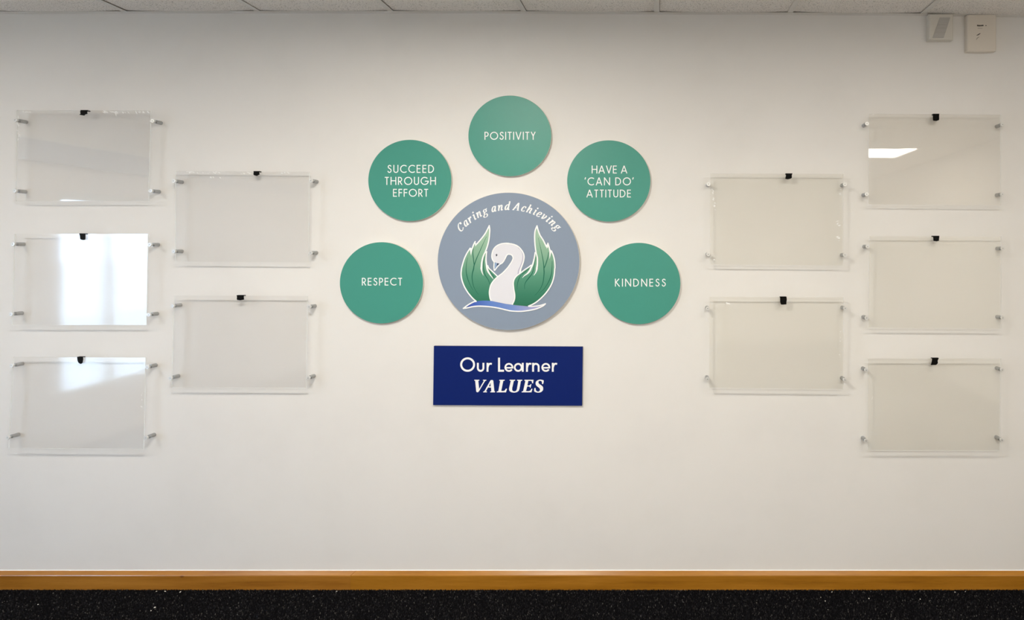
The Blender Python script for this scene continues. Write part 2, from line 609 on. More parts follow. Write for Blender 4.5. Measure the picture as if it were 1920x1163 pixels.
def lamp(cx, cy, power, label, wx=0.6, iy=0.285):
    z = zc(cx)
    ox, ix = wx / 2, wx / 2 - 0.015
    r_ = thing('ceiling_light', label, 'light', (cx, cy, z))
    mb = MB()
    mb.box(cx - ox, cx + ox, cy + iy, cy + 0.30, z - 0.012, z + 0.02)
    mb.box(cx - ox, cx + ox, cy - 0.30, cy - iy, z - 0.012, z + 0.02)
    mb.box(cx - ox, cx - ix, cy - iy, cy + iy, z - 0.012, z + 0.02)
    mb.box(cx + ix, cx + ox, cy - iy, cy + iy, z - 0.012, z + 0.02)
    part('lamp_frame', r_, mb.v, mb.f, M_LAMPFRAME)
    v = [(cx - ix, cy - iy, z - 0.004), (cx + ix, cy - iy, z - 0.004), (cx + ix, cy + iy, z - 0.004), (cx - ix, cy + iy, z - 0.004)]
    part('diffuser', r_, v, [(3, 2, 1, 0)], emit('lamp_diffuser', power))
    v, f = box(cx - ix, cx + ix, cy - iy, cy + iy, z + 0.002, z + 0.02)
    part('housing', r_, v, f, M_LAMPFRAME)


lamp(-3.32, -1.5, LAMP_FRONT[0], 'square ceiling light nearest the display wall, towards the window wall', 0.6, 0.14)
lamp(-0.92, -1.5, LAMP_FRONT[1], 'square ceiling light in front of the round signs', 0.6, 0.14)
lamp(1.18, -1.5, LAMP_FRONT[2], 'wide rectangular ceiling light in front of the right-hand display panels', 1.2, 0.14)
lamp(-3.38, -3.55, LAMP_REAR[0], 'square ceiling light in the rear row nearest the window wall')
lamp(-1.44, -3.55, LAMP_REAR[1], 'second square ceiling light from the window wall in the rear row')
lamp(0.50, -3.55, LAMP_REAR[2], 'third square ceiling light from the window wall in the rear row')
lamp(2.44, -3.55, LAMP_REAR[3], 'square ceiling light in the rear row nearest the right-hand wall')


# ------------------------------------------------------------------ strokes and fills for print
def catmull(pts, n=6, closed=False):
    pts = [tuple(p) for p in pts]
    if len(pts) < 3:
        return pts
    out = []
    m = len(pts)
    rngi = range(m if closed else m - 1)
    for i in rngi:
        if closed:
            p0, p1, p2, p3 = pts[(i - 1) % m], pts[i], pts[(i + 1) % m], pts[(i + 2) % m]
        else:
            p0 = pts[i - 1] if i > 0 else tuple(2 * a - c for a, c in zip(pts[0], pts[1]))
            p1, p2 = pts[i], pts[i + 1]
            p3 = pts[i + 2] if i + 2 < m else tuple(2 * a - c for a, c in zip(pts[-1], pts[-2]))
        for k in range(n):
            t_ = k / n
            out.append(tuple(0.5 * ((2 * b1) + (-a + c) * t_ + (2 * a - 5 * b1 + 4 * c - d) * t_ ** 2 + (-a + 3 * b1 - 3 * c + d) * t_ ** 3) for a, b1, c, d in zip(p0, p1, p2, p3)))
    if not closed:
        out.append(pts[-1])
    return out


def stroke2d(pts, wfun, closed=False):
    """returns verts2d, faces; wfun(i/n, direction angle) gives the full width"""
    n_ = len(pts)
    L, R = [], []
    for i, p in enumerate(pts):
        if closed:
            a, c = pts[(i - 1) % n_], pts[(i + 1) % n_]
        else:
            a, c = pts[max(i - 1, 0)], pts[min(i + 1, n_ - 1)]
        dx, dy = c[0] - a[0], c[1] - a[1]
        l = math.hypot(dx, dy) or 1e-9
        dx, dy = dx / l, dy / l
        wd = wfun(i / max(n_ - 1, 1), math.atan2(dy, dx)) / 2
        L.append((p[0] - dy * wd, p[1] + dx * wd))
        R.append((p[0] + dy * wd, p[1] - dx * wd))
    v = L + R
    f = []
    for i in range(n_ if closed else n_ - 1):
        j = (i + 1) % n_
        f.append((i, j, j + n_, i + n_))
    return v, f


def disc2d(cx, cy, r_, n_=14):
    return [(cx + r_ * math.cos(6.2832 * k / n_), cy + r_ * math.sin(6.2832 * k / n_)) for k in range(n_)], [tuple(range(n_))]


def fill2d(loops):
    flat, f = [], []
    for lp in loops:
        flat += lp
    tris = tessellate_polygon([[Vector((p[0], p[1], 0)) for p in lp] for lp in loops])
    return flat, [tuple(t_) for t_ in tris]


class Print:
    """collects flat shapes given in photo pixels and lays them on a board face at height h"""

    def __init__(self, h):
        self.mb = MB()
        self.h = h
        self.k = 0
        self.split = False

    def add(self, vf, conv=None, mi=0):
        v, f = vf
        out = []
        self.k += 1
        lay = (self.k % 17) * 0.000025      # overlapping pieces of ink never share a plane
        for p in v:
            q = conv(*p) if conv else p
            out.append(P(q[0], q[1], self.h + lay))
        # make every face look into the room
        ff = []
        for q in f:
            a, b1, c = out[q[0]], out[q[1]], out[q[2]]
            cr = (b1[0] - a[0]) * (c[2] - a[2]) - (b1[2] - a[2]) * (c[0] - a[0])
            if len(q) > 3:
                cr = sum(out[q[k]][0] * out[q[(k + 1) % len(q)]][2] - out[q[(k + 1) % len(q)]][0] * out[q[k]][2] for k in range(len(q)))
            ff.append(q if cr > 0 else tuple(reversed(q)))
        if self.split and len(ff) > 1 and all(len(q) == 4 for q in ff):
            o2, f2 = [], []
            for i, q in enumerate(ff):
                f2.append(tuple(len(o2) + m for m in range(4)))
                o2 += [(out[m][0], out[m][1] - (i % 4) * 0.000015, out[m][2]) for m in q]
            out, ff = o2, f2
        self.mb.add(out, ff, mi)

    def build(self, name, root, mats, parent=None):
        if parent is not None:
            return sub(name, parent, root, self.mb.v, self.mb.f, mats, self.mb.m)
        return part(name, root, self.mb.v, self.mb.f, mats, self.mb.m)


# --- geometric sans capitals, cap height 1
def arc(cx, cy, rx, ry, a0, a1, n_=22):
    return [(cx + rx * math.cos(math.radians(a0 + (a1 - a0) * k / n_)), cy + ry * math.sin(math.radians(a0 + (a1 - a0) * k / n_))) for k in range(n_ + 1)]


T = 0.118
h2 = T / 2
RO = 0.5 - h2
SAN = {
    'A': (0.80, [[(.05, 0), (.40, .98)], [(.75, 0), (.40, .98)], [(.17, .31), (.63, .31)]]),
    'C': (0.80, [arc(.49, .5, RO, RO, 48, 312)]),
    'D': (0.72, [[(h2, 0), (h2, 1)], [(h2, h2), (.24, h2)] + arc(.24, .5, .41, RO, -90, 90) + [(h2, 1 - h2)]]),
    'E': (0.50, [[(h2, 0), (h2, 1)], [(h2, h2), (.48, h2)], [(h2, .52), (.46, .52)], [(h2, 1 - h2), (.48, 1 - h2)]]),
    'F': (0.46, [[(h2, 0), (h2, 1)], [(h2, .52), (.44, .52)], [(h2, 1 - h2), (.46, 1 - h2)]]),
    'G': (0.96, [arc(.49, .5, RO, RO, 42, 358), [(.52, .47), (.97, .47)]]),
    'H': (0.70, [[(h2, 0), (h2, 1)], [(.64, 0), (.64, 1)], [(h2, .52), (.64, .52)]]),
    'I': (0.12, [[(h2, 0), (h2, 1)]]),
    'K': (0.62, [[(h2, 0), (h2, 1)], [(.08, .50), (.52, 1)], [(.15, .55), (.58, 0)]]),
    'N': (0.76, [[(h2, 0), (h2, 1)], [(.70, 0), (.70, 1)], [(h2, .97), (.70, .03)]]),
    'O': (1.00, [arc(.5, .5, RO, RO, 0, 360, 36)]),
    'P': (0.50, [[(h2, 0), (h2, 1)], [(h2, 1 - h2), (.22, 1 - h2)] + arc(.22, .69, .23, .25, 90, -90) + [(h2, .44)]]),
    'R': (0.54, [[(h2, 0), (h2, 1)], [(h2, 1 - h2), (.22, 1 - h2)] + arc(.22, .69, .23, .25, 90, -90) + [(h2, .44)], [(.22, .44), (.50, 0)]]),
    'S': (0.52, [catmull([(.45, .80), (.37, .91), (.26, .94), (.14, .87), (.10, .74), (.16, .62), (.27, .54), (.40, .44), (.45, .28), (.38, .12), (.25, .06), (.12, .11), (.05, .25)], 4)]),
    'T': (0.50, [[(0, 1 - h2), (.50, 1 - h2)], [(.25, 0), (.25, 1)]]),
    'U': (0.62, [[(h2, 1), (h2, .31)] + arc(.31, .31, .251, .25, 180, 360) + [(.561, 1)]]),
    'V': (0.72, [[(.05, 1), (.36, .02)], [(.67, 1), (.36, .02)]]),
    'Y': (0.60, [[(.05, 1), (.30, .48)], [(.55, 1), (.30, .48)], [(.30, 0), (.30, .52)]]),
    "'": (0.12, [[(.00, .74), (.09, 1)]]),
    ' ': (0.22, []),
}


def sans_line(pr, txt, x0, x1, ytop, ybot):
    hh = ybot - ytop
    hw = hh * 1.02
    tot = sum(SAN[c][0] for c in txt) * hw
    gap = (x1 - x0 - tot) / (len(txt) - 1)
    x = x0
    for c in txt:
        for s_ in SAN[c][1]:
            cl = math.hypot(s_[0][0] - s_[-1][0], s_[0][1] - s_[-1][1]) < 1e-6 and len(s_) > 3
            p_ = s_[:-1] if cl else s_
            pr.add(stroke2d(p_, lambda u, a: T, cl), lambda a, b_, x=x: (x + a * hw, ybot - b_ * hh))
        x += SAN[c][0] * hw + gap


def round_board(px0, px1, py0, py1, thick, label, mat, name='round_sign', group=None):
    cx, cy = (px0 + px1) / 2, (py0 + py1) / 2
    c = P(cx, cy, thick)
    rx = (px1 - px0) / 2 / S * (D - thick) / D
    rz = (py1 - py0) / 2 / S * (D - thick) / D
    root = thing(name, label, 'sign', (c[0], 0, c[2]), group)
    n_ = 120
    v, f, mi = [], [], []
    ring = [(1.0, 0.0), (1.0, -thick + 0.0006), (0.996, -thick)]
    for (k, y) in ring:
        for a in range(n_):
            t_ = 2 * math.pi * a / n_
            v.append((c[0] + rx * k * math.cos(t_), y, c[2] + rz * k * math.sin(t_)))
    for s_ in range(2):
        for a in range(n_):
            b1 = (a + 1) % n_
            f.append((s_ * n_ + a, s_ * n_ + b1, (s_ + 1) * n_ + b1, (s_ + 1) * n_ + a))
            mi.append(1)
    f.append(tuple(2 * n_ + a for a in range(n_)))
    mi.append(0)
    f.append(tuple(a for a in range(n_))[::-1])
    mi.append(1)
    part('board', root, v, f, [mat, M_BOARD_EDGE], mi)
    return root


TH = 0.012
VG = 'round teal value signs around the swan sign'


def value_sign(box_, label, lines):
    root = round_board(*box_, TH, label, M_GREEN, 'round_sign', VG)
    pr = Print(TH + 0.0004)
    for l in lines:
        sans_line(pr, *l)
    pr.build('lettering', root, M_PRINT_WHITE)


value_sign((878, 1034, 179, 331), 'round teal green wall sign reading POSITIVITY, above the swan sign',
           [('POSITIVITY', 908.4, 1004.3, 247.2, 262.2)])
value_sign((690.3, 846.8, 262, 415), 'round teal green wall sign reading SUCCEED THROUGH EFFORT',
           [('SUCCEED', 726.4, 813.9, 309.3, 324.3), ('THROUGH', 721.5, 817.4, 331.8, 346.9), ('EFFORT', 736.9, 802.8, 354.3, 369.0)])
value_sign((1063.2, 1219.8, 263, 416), 'round teal green wall sign reading HAVE A CAN DO ATTITUDE',
           [('HAVE A', 1109.4, 1176.2, 310.5, 325.4), ("'CAN DO'", 1096.7, 1188, 332.7, 347.7), ('ATTITUDE', 1099.5, 1183.2, 355.7, 370.3)])
value_sign((637, 793.5, 454, 607), 'round teal green wall sign reading RESPECT, left of the swan sign',
           [('RESPECT', 678.5, 753.9, 521.1, 535.6)])
value_sign((1119.5, 1276, 455.3, 608.3), 'round teal green wall sign reading KINDNESS, right of the swan sign',
           [('KINDNESS', 1153.0, 1248.5, 522.8, 537.5)])

# --- the large swan sign
TS = 0.014
emb = round_board(820.3, 1087, 361, 619.5, TS, 'large round grey-blue wall sign with a white swan emblem and curved words', M_GREYBLUE, 'swan_sign')
k_ = 12.92
A_ = lambda x, y: (855 + x / k_, 415 + y / k_)
B_ = lambda x, y: (855 + x / k_, 500 + y / k_)
C_ = lambda x, y: (950 + x / k_, 415 + y / k_)
D_ = lambda x, y: (950 + x / k_, 500 + y / k_)


def pl(fn, *pts):
    return [fn(*p) for p in pts]


# left wing
tipL = pl(A_, (805, 112))
rightL = pl(A_, (818, 200), (812, 330), (792, 480), (755, 620), (712, 735))
feather1 = pl(A_, (712, 735), (660, 850), (628, 980), (617, 1110)) + pl(B_, (615, 60), (632, 140), (664, 215))
feather2 = pl(A_, (742, 738), (731, 850), (728, 960), (742, 1080)) + pl(B_, (765, 90), (815, 180), (865, 250), (908, 305))
feather3 = pl(A_, (768, 1082), (800, 1145)) + pl(B_, (850, 90), (930, 165), (1012, 245))
bodyL = pl(B_, (1012, 245), (920, 335), (850, 430), (815, 540), (808, 650), (822, 760), (850, 835))
leftL_up = pl(B_, (490, 845), (400, 765), (290, 632), (200, 480), (145, 330), (124, 200), (130, 80)) + pl(A_, (150, 1080), (200, 915), (265, 775), (342, 655))
notch1 = pl(A_, (342, 655), (360, 700), (385, 680), (430, 560), (465, 492))
notch2 = pl(A_, (465, 492), (472, 580), (500, 555), (600, 440), (700, 310), (760, 200), (805, 112))
SM = lambda p: catmull(p, 5)
wingL = SM(leftL_up) + notch1[1:-1] + [notch1[-1]] + notch2[1:2] + SM(notch2[2:]) + SM(rightL) + SM(feather2[:4])[1:] + SM(feather3) + SM(bodyL)[1:]
# right wing
leftR = pl(C_, (735, 112), (692, 220), (678, 340), (680, 480), (692, 620), (712, 755))
innerR1 = pl(C_, (712, 755), (745, 900), (742, 1050), (732, 1120)) + pl(D_, (725, 80), (700, 150), (655, 215))
fR2 = pl(C_, (690, 760), (668, 900), (632, 1040), (595, 1120)) + pl(D_, (560, 100), (500, 170), (430, 220), (378, 275))
fR3 = pl(C_, (590, 1068), (520, 1120)) + pl(D_, (440, 75), (330, 160), (240, 228), (185, 305), (162, 400), (172, 540), (195, 680), (188, 800), (135, 925))
rightR = pl(C_, (735, 112), (765, 225), (810, 340), (880, 450), (930, 550), (965, 622))
rightR2 = pl(C_, (998, 535), (1025, 620), (1045, 715))
rightR3 = pl(C_, (1085, 722), (1130, 830), (1160, 960), (1170, 1100)) + pl(D_, (1165, 60), (1145, 240), (1090, 420), (990, 590), (860, 740), (720, 860), (600, 930), (520, 962))
wingR = SM(leftR)[:-1] + SM(fR2[:4]) + SM(fR3[:]) + list(reversed(SM(rightR3))) + list(reversed(SM(rightR2))) + list(reversed(SM(rightR)))[:-1]

wing_root = None
pr = Print(TS + 0.0003)
pr.add(fill2d([wingL]))
pw = pr.build('wing', emb, M_WING)
pv = Print(TS + 0.0004)


def vein(pr_, pts, w0, w1, w2=None):
    p_ = catmull(pts, 6)
    w2 = w1 * 0.3 if w2 is None else w2
    pr_.add(stroke2d(p_, lambda u, a: (w0 + (w1 - w0) * min(1, u / 0.5)) if u < 0.5 else (w1 + (w2 - w1) * (u - 0.5) / 0.5)))


vein(pv, pl(A_, (740, 370), (660, 540), (580, 720), (500, 900), (440, 1070)) + pl(B_, (425, 60), (400, 150), (390, 280), (415, 440), (470, 570), (545, 680)), 0.5, 2.1, 0.5)
vein(pv, pl(A_, (425, 640), (408, 760), (420, 900), (440, 1060)), 0.6, 1.6, 1.4)
vein(pv, pl(A_, (285, 880), (258, 1000)) + pl(B_, (245, 80), (265, 230), (310, 370), (370, 500), (415, 575)), 0.4, 1.6, 0.4)
vein(pv, pl(A_, (700, 850), (672, 950), (662, 1080)) + pl(B_, (680, 110), (710, 210), (780, 320), (822, 430)), 0.5, 1.8, 1.0)
vein(pv, pl(B_, (790, 50), (850, 160), (905, 230), (925, 285)), 0.8, 1.6, 0.8)
pv.build('wing_veins', emb, M_VEIN, parent=pw)
pr = Print(TS + 0.0003)
pr.add(fill2d([wingR]))
pw = pr.build('wing', emb, M_WING)
pv = Print(TS + 0.0004)
vein(pv, pl(C_, (765, 400), (810, 600), (850, 780), (890, 1000)) + pl(D_, (903, 60), (905, 180), (880, 380), (820, 530), (740, 640), (670, 705)), 0.4, 2.0, 0.4)
vein(pv, pl(C_, (1015, 750), (990, 900), (940, 1060), (905, 1140)), 0.8, 1.6, 1.6)
vein(pv, pl(C_, (1100, 960), (1098, 1100)) + pl(D_, (1080, 200), (1010, 380), (900, 550), (790, 645)), 0.6, 1.6, 0.4)
vein(pv, pl(C_, (702, 860), (665, 1080)) + pl(D_, (620, 160), (540, 270), (465, 370), (435, 450), (435, 545)), 0.6, 2.0, 0.6)
vein(pv, pl(D_, (360, 190), (315, 260), (280, 340), (258, 450), (252, 560)), 1.0, 1.5, 0.4)
vein(pv, pl(D_, (545, 45), (470, 110), (370, 185)), 0.5, 1.2, 1.6)
pv.build('wing_veins', emb, M_VEIN, parent=pw)

# water
wt = pl(B_, (180, 1012), (300, 925), (440, 855), (560, 832), (700, 825), (850, 835), (1050, 875), (1230, 912)) + pl(D_, (130, 930), (300, 950), (520, 968), (640, 965), (800, 945), (935, 905))
wbm = pl(D_, (860, 965), (700, 1030), (500, 1070), (300, 1087), (100, 1075)) + pl(B_, (1230, 1055), (1050, 1012), (850, 978), (600, 960), (420, 970), (280, 1000))
pr = Print(TS + 0.0007)
pr.add(fill2d([SM(wt) + SM(wbm)]))
pr.build('water', emb, M_WATER)
# swan body
body = pl(C_, (0, 540), (130, 552), (260, 600), (360, 700), (418, 820), (412, 950), (370, 1080)) + pl(D_, (345, 50), (325, 160), (240, 228), (185, 305), (162, 400), (172, 540), (195, 680), (188, 800), (135, 925))
body_b = pl(B_, (1230, 910), (1050, 872), (850, 832))
body_l = pl(B_, (822, 760), (808, 620), (840, 460), (910, 345), (1012, 245), (1130, 155), (1250, 30))
inner = pl(C_, (50, 1090), (120, 985), (155, 895), (130, 828), (70, 800), (10, 815)) + pl(A_, (1185, 915), (1130, 1000), (1072, 1038))
head = pl(A_, (925, 990), (880, 920), (868, 820), (900, 700), (970, 610), (1080, 553), (1200, 535))
pr = Print(TS + 0.0009)
pr.add(fill2d([SM(body) + SM(body_b)[1:] + SM(body_l) + SM(inner) + SM(head)]))
sw = pr.build('swan', emb, M_SWAN)
pr = Print(TS + 0.0011)
vein(pr, pl(C_, (270, 632), (350, 712), (392, 830), (380, 960), (330, 1100)) + pl(D_, (290, 90), (272, 200)), 0.5, 1.3, 1.5)
pr.build('neck_shade', emb, M_SHADE, parent=sw)
pr = Print(TS + 0.0011)
pr.add(fill2d([pl(A_, (935, 1005), (1045, 1025)) + pl(B_, (990, 20), (932, 95), (925, 20))]))
pr.build('beak', emb, M_BEAK, parent=sw)
pr = Print(TS + 0.0013)
pr.add(fill2d([pl(A_, (945, 798), (972, 815), (985, 782), (1003, 822), (975, 862), (970, 830))]))
pr.build('eye', emb, M_INK, parent=sw)
pr = Print(TS + 0.0013)
pr.add(fill2d([pl(A_, (1000, 1020), (1045, 1020), (975, 1095))]))
pr.build('beak_shade', emb, M_INK, parent=sw)
# white outlines
pr = Print(TS + 0.0015)
WL = 2.45


def outl(pts, w0=WL, w1=WL, smooth=True):
    p_ = catmull(pts, 6) if smooth else pts
    pr.add(stroke2d(p_, lambda u, a: w0 + (w1 - w0) * u))


def taper(pts, w0, wm, w1):
    pr.add(stroke2d(catmull(pts, 6), lambda u, a: (w0 + (wm - w0) * u / 0.6) if u < 0.6 else (wm + (w1 - wm) * (u - 0.6) / 0.4)))


outl(leftL_up)
outl(notch1[2:])
outl(notch2[2:])
outl([tipL[0]] + rightL)
taper(feather1, 2.2, 3.6, 0.6)
taper(feather2, 2.2, 3.4, 0.5)
outl(feather3, 2.3, 2.2)
for tri_ in (pl(A_, (330, 640), (400, 660), (362, 835)), pl(A_, (450, 490), (505, 565), (470, 615)), pl(C_, (1030, 630), (1085, 725), (1040, 918)), pl(C_, (948, 590), (1005, 530), (975, 672)), pl(A_, (700, 720), (755, 735), (690, 800)), pl(C_, (680, 745), (725, 760), (725, 830))):
    pr.add(fill2d([tri_]))
for cpt in (A_(805, 108), A_(465, 495), A_(345, 655), A_(742, 740), A_(768, 1080), C_(735, 112), C_(998, 535), C_(1085, 722), C_(690, 760), C_(590, 1068), D_(938, 905), B_(178, 1014)):
    pr.add(disc2d(*cpt, WL / 2 + 0.1))
outl(leftR)
taper(innerR1, 2.2, 3.6, 0.6)
taper(fR2, 2.2, 3.6, 0.5)
outl(fR3, 2.2, 2.2)
outl(rightR)
outl(rightR2)
outl(rightR3)
outl(pl(C_, (985, 640), (998, 535)), smooth=False)
outl(SM(body[:9]), 2.4, 2.4, False)
outl(body_l, 2.2, 2.2)
outl(pl(B_, (850, 834), (822, 760)), 2.2, 2.2, False)
outl(inner, 2.2, 2.2)
outl(head + pl(A_, (1292, 538)), 2.2, 2.4)
outl(pl(B_, (1250, 30)) + pl(C_, (50, 1090)), 2.2, 2.2, False)
outl(pl(A_, (925, 985), (918, 1100)) + pl(B_, (925, 95)), 1.9, 1.9, False)
outl(pl(B_, (932, 100), (1000, 10)) + pl(A_, (1072, 1036)), 1.9, 1.9, False)
outl(pl(B_, (178, 1014), (300, 925), (430, 855), (500, 842)))
outl(pl(D_, (520, 965), (640, 965), (800, 945), (938, 905)), 1.8, 2.4)
outl(pl(D_, (938, 905)) + wbm + pl(B_, (178, 1014)))
pr.build('outline_print', emb, M_PRINT_WHITE)

# curved serif italic words
NT, Nt = 0.27, 0.095
SER = {
    'C': [[(.40, 1.08), (.25, 1.36), (-.08, 1.30), (-.42, .82), (-.40, .25), (-.05, .02), (.38, .32)], [(.42, .98), (.44, 1.36)]],
    'A': [[(-.52, .03), (.08, 1.40)], [(.10, 1.42), (.34, .03)], [(-.28, .45), (.25, .45)], [(-.68, .03), (-.34, .03)], [(.12, .03), (.55, .03)]],
    'a': [[(.22, .86), (.02, .99), (-.24, .75), (-.33, .35), (-.20, .05), (.02, .16), (.20, .55)], [(.30, 1.0), (.22, .3), (.27, .05), (.44, .14)]],
    'r': [[(-.34, .85), (-.18, .97), (-.17, .5), (-.17, 0)], [(-.15, .45), (.02, .84), (.22, .98), (.30, .86)]],
    'i': [[(-.20, .85), (-.02, .97), (-.04, .25), (.03, .04), (.20, .15)]],
    'n': [[(-.48, .85), (-.30, .97), (-.30, .5), (-.30, 0)], [(-.28, .45), (-.08, .85), (.12, .98), (.24, .80), (.20, .25), (.28, .04), (.46, .15)]],
    'g': [arc(-.02, .68, .25, .27, 0, 360, 12), [(.16, .90), (.42, 1.0)], [(-.12, .42), (-.25, .24), (-.08, .12), (.18, .05), (.30, -.14), (.20, -.38), (-.08, -.46), (-.36, -.34), (-.34, -.10), (-.10, .08)]],
    'd': [[(.22, .86), (.02, .99), (-.24, .75), (-.33, .35), (-.20, .05), (.02, .16), (.20, .55)], [(.18, 1.46), (.32, 1.50), (.24, .6), (.24, .2), (.30, .04), (.46, .15)]],
    'c': [[(.26, .74), (.14, .97), (-.12, .90), (-.30, .48), (-.22, .12), (.02, .02), (.28, .22)]],
    'h': [[(-.42, 1.46), (-.27, 1.50), (-.30, .7), (-.30, 0)], [(-.28, .45), (-.08, .85), (.12, .98), (.24, .80), (.20, .25), (.28, .04), (.46, .15)]],
    'e': [[(-.26, .44), (.08, .50), (.26, .74), (.12, .98), (-.14, .88), (-.30, .45), (-.20, .10), (.05, .02), (.30, .22)]],
    'v': [[(-.38, .88), (-.24, .97), (-.16, .5), (-.12, .05)], [(-.12, .03), (.14, .28), (.30, .68), (.20, .97)]],
}
DOT = {'i': (.03, 1.38, .155), 'r': (.26, .84, .13), 'c': (.22, .78, .12)}
word = [('C', -46.6), ('a', -40.9), ('r', -36.1), ('i', -31.7), ('n', -27.2), ('g', -21.4), ('a', -13.5), ('n', -7.7), ('d', -1.9),
        ('A', 6.4), ('c', 12.6), ('h', 17.7), ('i', 22.7), ('e', 26.8), ('v', 31.4), ('i', 35.9), ('n', 40.4), ('g', 46.0)]
pr = Print(TS + 0.0004)
XH = 10.2
pr.split = True
for ch, deg in word:
    th = math.radians(deg)
    bx, by = 955 + 119.0 * math.sin(th), 512.5 - 118.6 * math.cos(th)

    def conv(x, y, th=th, bx=bx, by=by):
        x = (x + 0.20 * (y - 0.5)) * XH
        y = y * XH
        return (bx + x * math.cos(th) + y * math.sin(th), by + x * math.sin(th) - y * math.cos(th))
    for s_ in SER[ch]:
        p_ = catmull(s_, 5) if len(s_) > 2 else s_
        pr.add(stroke2d(p_, lambda u, a: math.hypot(NT * math.sin(a), Nt * math.cos(a))), conv)
    if ch in DOT:
        pr.add(disc2d(*DOT[ch]), conv)
pr.build('lettering', emb, M_PRINT_WHITE)

# --- navy sign
TN = 0.010
q4 = [(812, 759.8), (1091.3, 761), (1092.5, 650.5), (813.5, 649)]
c = P(952, 705)
sg = thing('rectangular_sign', 'navy blue rectangular wall sign reading Our Learner VALUES', 'sign', (c[0], 0, c[2]))
v = [P(a, b_, TN) for a, b_ in q4]
v = [(x, 0, z) for x, y, z in v] + v
f = [(0, 1, 5, 4), (1, 2, 6, 5), (2, 3, 7, 6), (3, 0, 4, 7), (4, 5, 6, 7), (3, 2, 1, 0)]
part('board', sg, v, f, [M_NAVY, M_NAVY_EDGE], [1, 1, 1, 1, 0, 1])
pr = Print(TN + 0.0004)
cv = lambda x, y: (850 + x / 9.6, 660 + y / 9.6)
W9 = 36


def s9(pts, wd=W9, closed=False):
    pr.add(stroke2d(pts, lambda u, a: wd, closed), cv)


s9(arc(257, 229, 116, 112, 0, 360, 40)[:-1], closed=True)
s9([(441, 198), (441, 290)] + arc(491, 290, 50, 52, 180, 0) + [(541, 198)], 34)
for xr in (615, 1325, 1790):
    s9([(xr, 198), (xr, 358)], 34)
    s9(catmull([(xr + 4, 280), (xr + 18, 235), (xr + 46, 214), (xr + 78, 218)], 5), 32)
s9([(823, 105), (823, 358)])
s9([(823, 340), (912, 340)])
for xc in (1000, 1665):
    s9([(xc - 70, 287), (xc + 78, 287)], 27)
    s9(arc(xc, 280, 64, 64, 6, -325, 36), 31)
s9(arc(1167, 280, 62, 63, 0, 360, 36)[:-1], 32, True)
s9([(1249, 198), (1249, 358)], 34)
s9([(1435, 198), (1435, 358)], 34)
s9([(1435, 275)] + arc(1485, 266, 50, 50, 180, 360) + [(1535, 358)], 33)
pr.build('lettering', sg, M_PRINT_WHITE)
pr = Print(TN + 0.0004)
cv2 = lambda x, y: (880 + x / 12.8, 700 + y / 12.8)
VAL = [
    [[(118, 158), (240, 158), (240, 178), (215, 183), (235, 380), (350, 183), (325, 178), (330, 158), (410, 158), (405, 180), (380, 186), (228, 440), (205, 458), (180, 455), (165, 440), (140, 183), (118, 178)]],
    [[(330, 460), (335, 440), (360, 432), (500, 185), (515, 165), (560, 165), (575, 182), (600, 432), (620, 440), (615, 460), (500, 460), (503, 440), (528, 432), (520, 345), (450, 345), (400, 432), (425, 440), (420, 460)], [(470, 318), (512, 318), (506, 225)]],
    [[(655, 460), (660, 440), (695, 432), (740, 186), (718, 180), (720, 158), (850, 158), (848, 178), (815, 185), (765, 425), (790, 428), (830, 425), (855, 410), (875, 372), (905, 372), (880, 460)]],
    [[(970, 158), (1100, 158), (1098, 178), (1068, 186), (1030, 350), (1028, 400), (1045, 430), (1085, 438), (1120, 425), (1140, 385), (1175, 186), (1145, 178), (1148, 158), (1272, 158), (1268, 178), (1238, 186), (1205, 370), (1185, 425), (1140, 455), (1080, 468), (1010, 458), (965, 430), (952, 385), (960, 330), (995, 186), (967, 178)]],
    [[(1255, 460), (1260, 440), (1290, 432), (1345, 186), (1320, 178), (1322, 158), (1540, 158), (1530, 245), (1505, 240), (1500, 200), (1480, 184), (1415, 184), (1392, 296), (1430, 296), (1455, 285), (1475, 262), (1490, 262), (1470, 350), (1452, 345), (1450, 325), (1425, 318), (1388, 320), (1362, 420), (1370, 430), (1420, 432), (1455, 422), (1475, 405), (1490, 372), (1515, 378), (1490, 460)]],
    [[(1785, 180), (1770, 258), (1745, 255), (1742, 215), (1725, 190), (1695, 182), (1665, 195), (1660, 225), (1675, 255), (1745, 305), (1770, 345), (1768, 400), (1740, 440), (1695, 463), (1640, 468), (1590, 455), (1555, 430), (1562, 360), (1590, 360), (1595, 400), (1615, 430), (1650, 442), (1680, 430), (1695, 400), (1685, 365), (1650, 335), (1605, 295), (1590, 250), (1600, 205), (1635, 172), (1690, 155), (1740, 160)]],
]
VAL[5] = [catmull(VAL[5][0], 3, True)]
for loops in VAL:
    pr.add(fill2d(loops), cv2)
pr.build('lettering', sg, M_PRINT_WHITE)

# ------------------------------------------------------------------ acrylic display panels
HC = 0.042          # standoff cap front
HP0, HP1 = 0.0272, 0.0358   # back and front of the acrylic pair


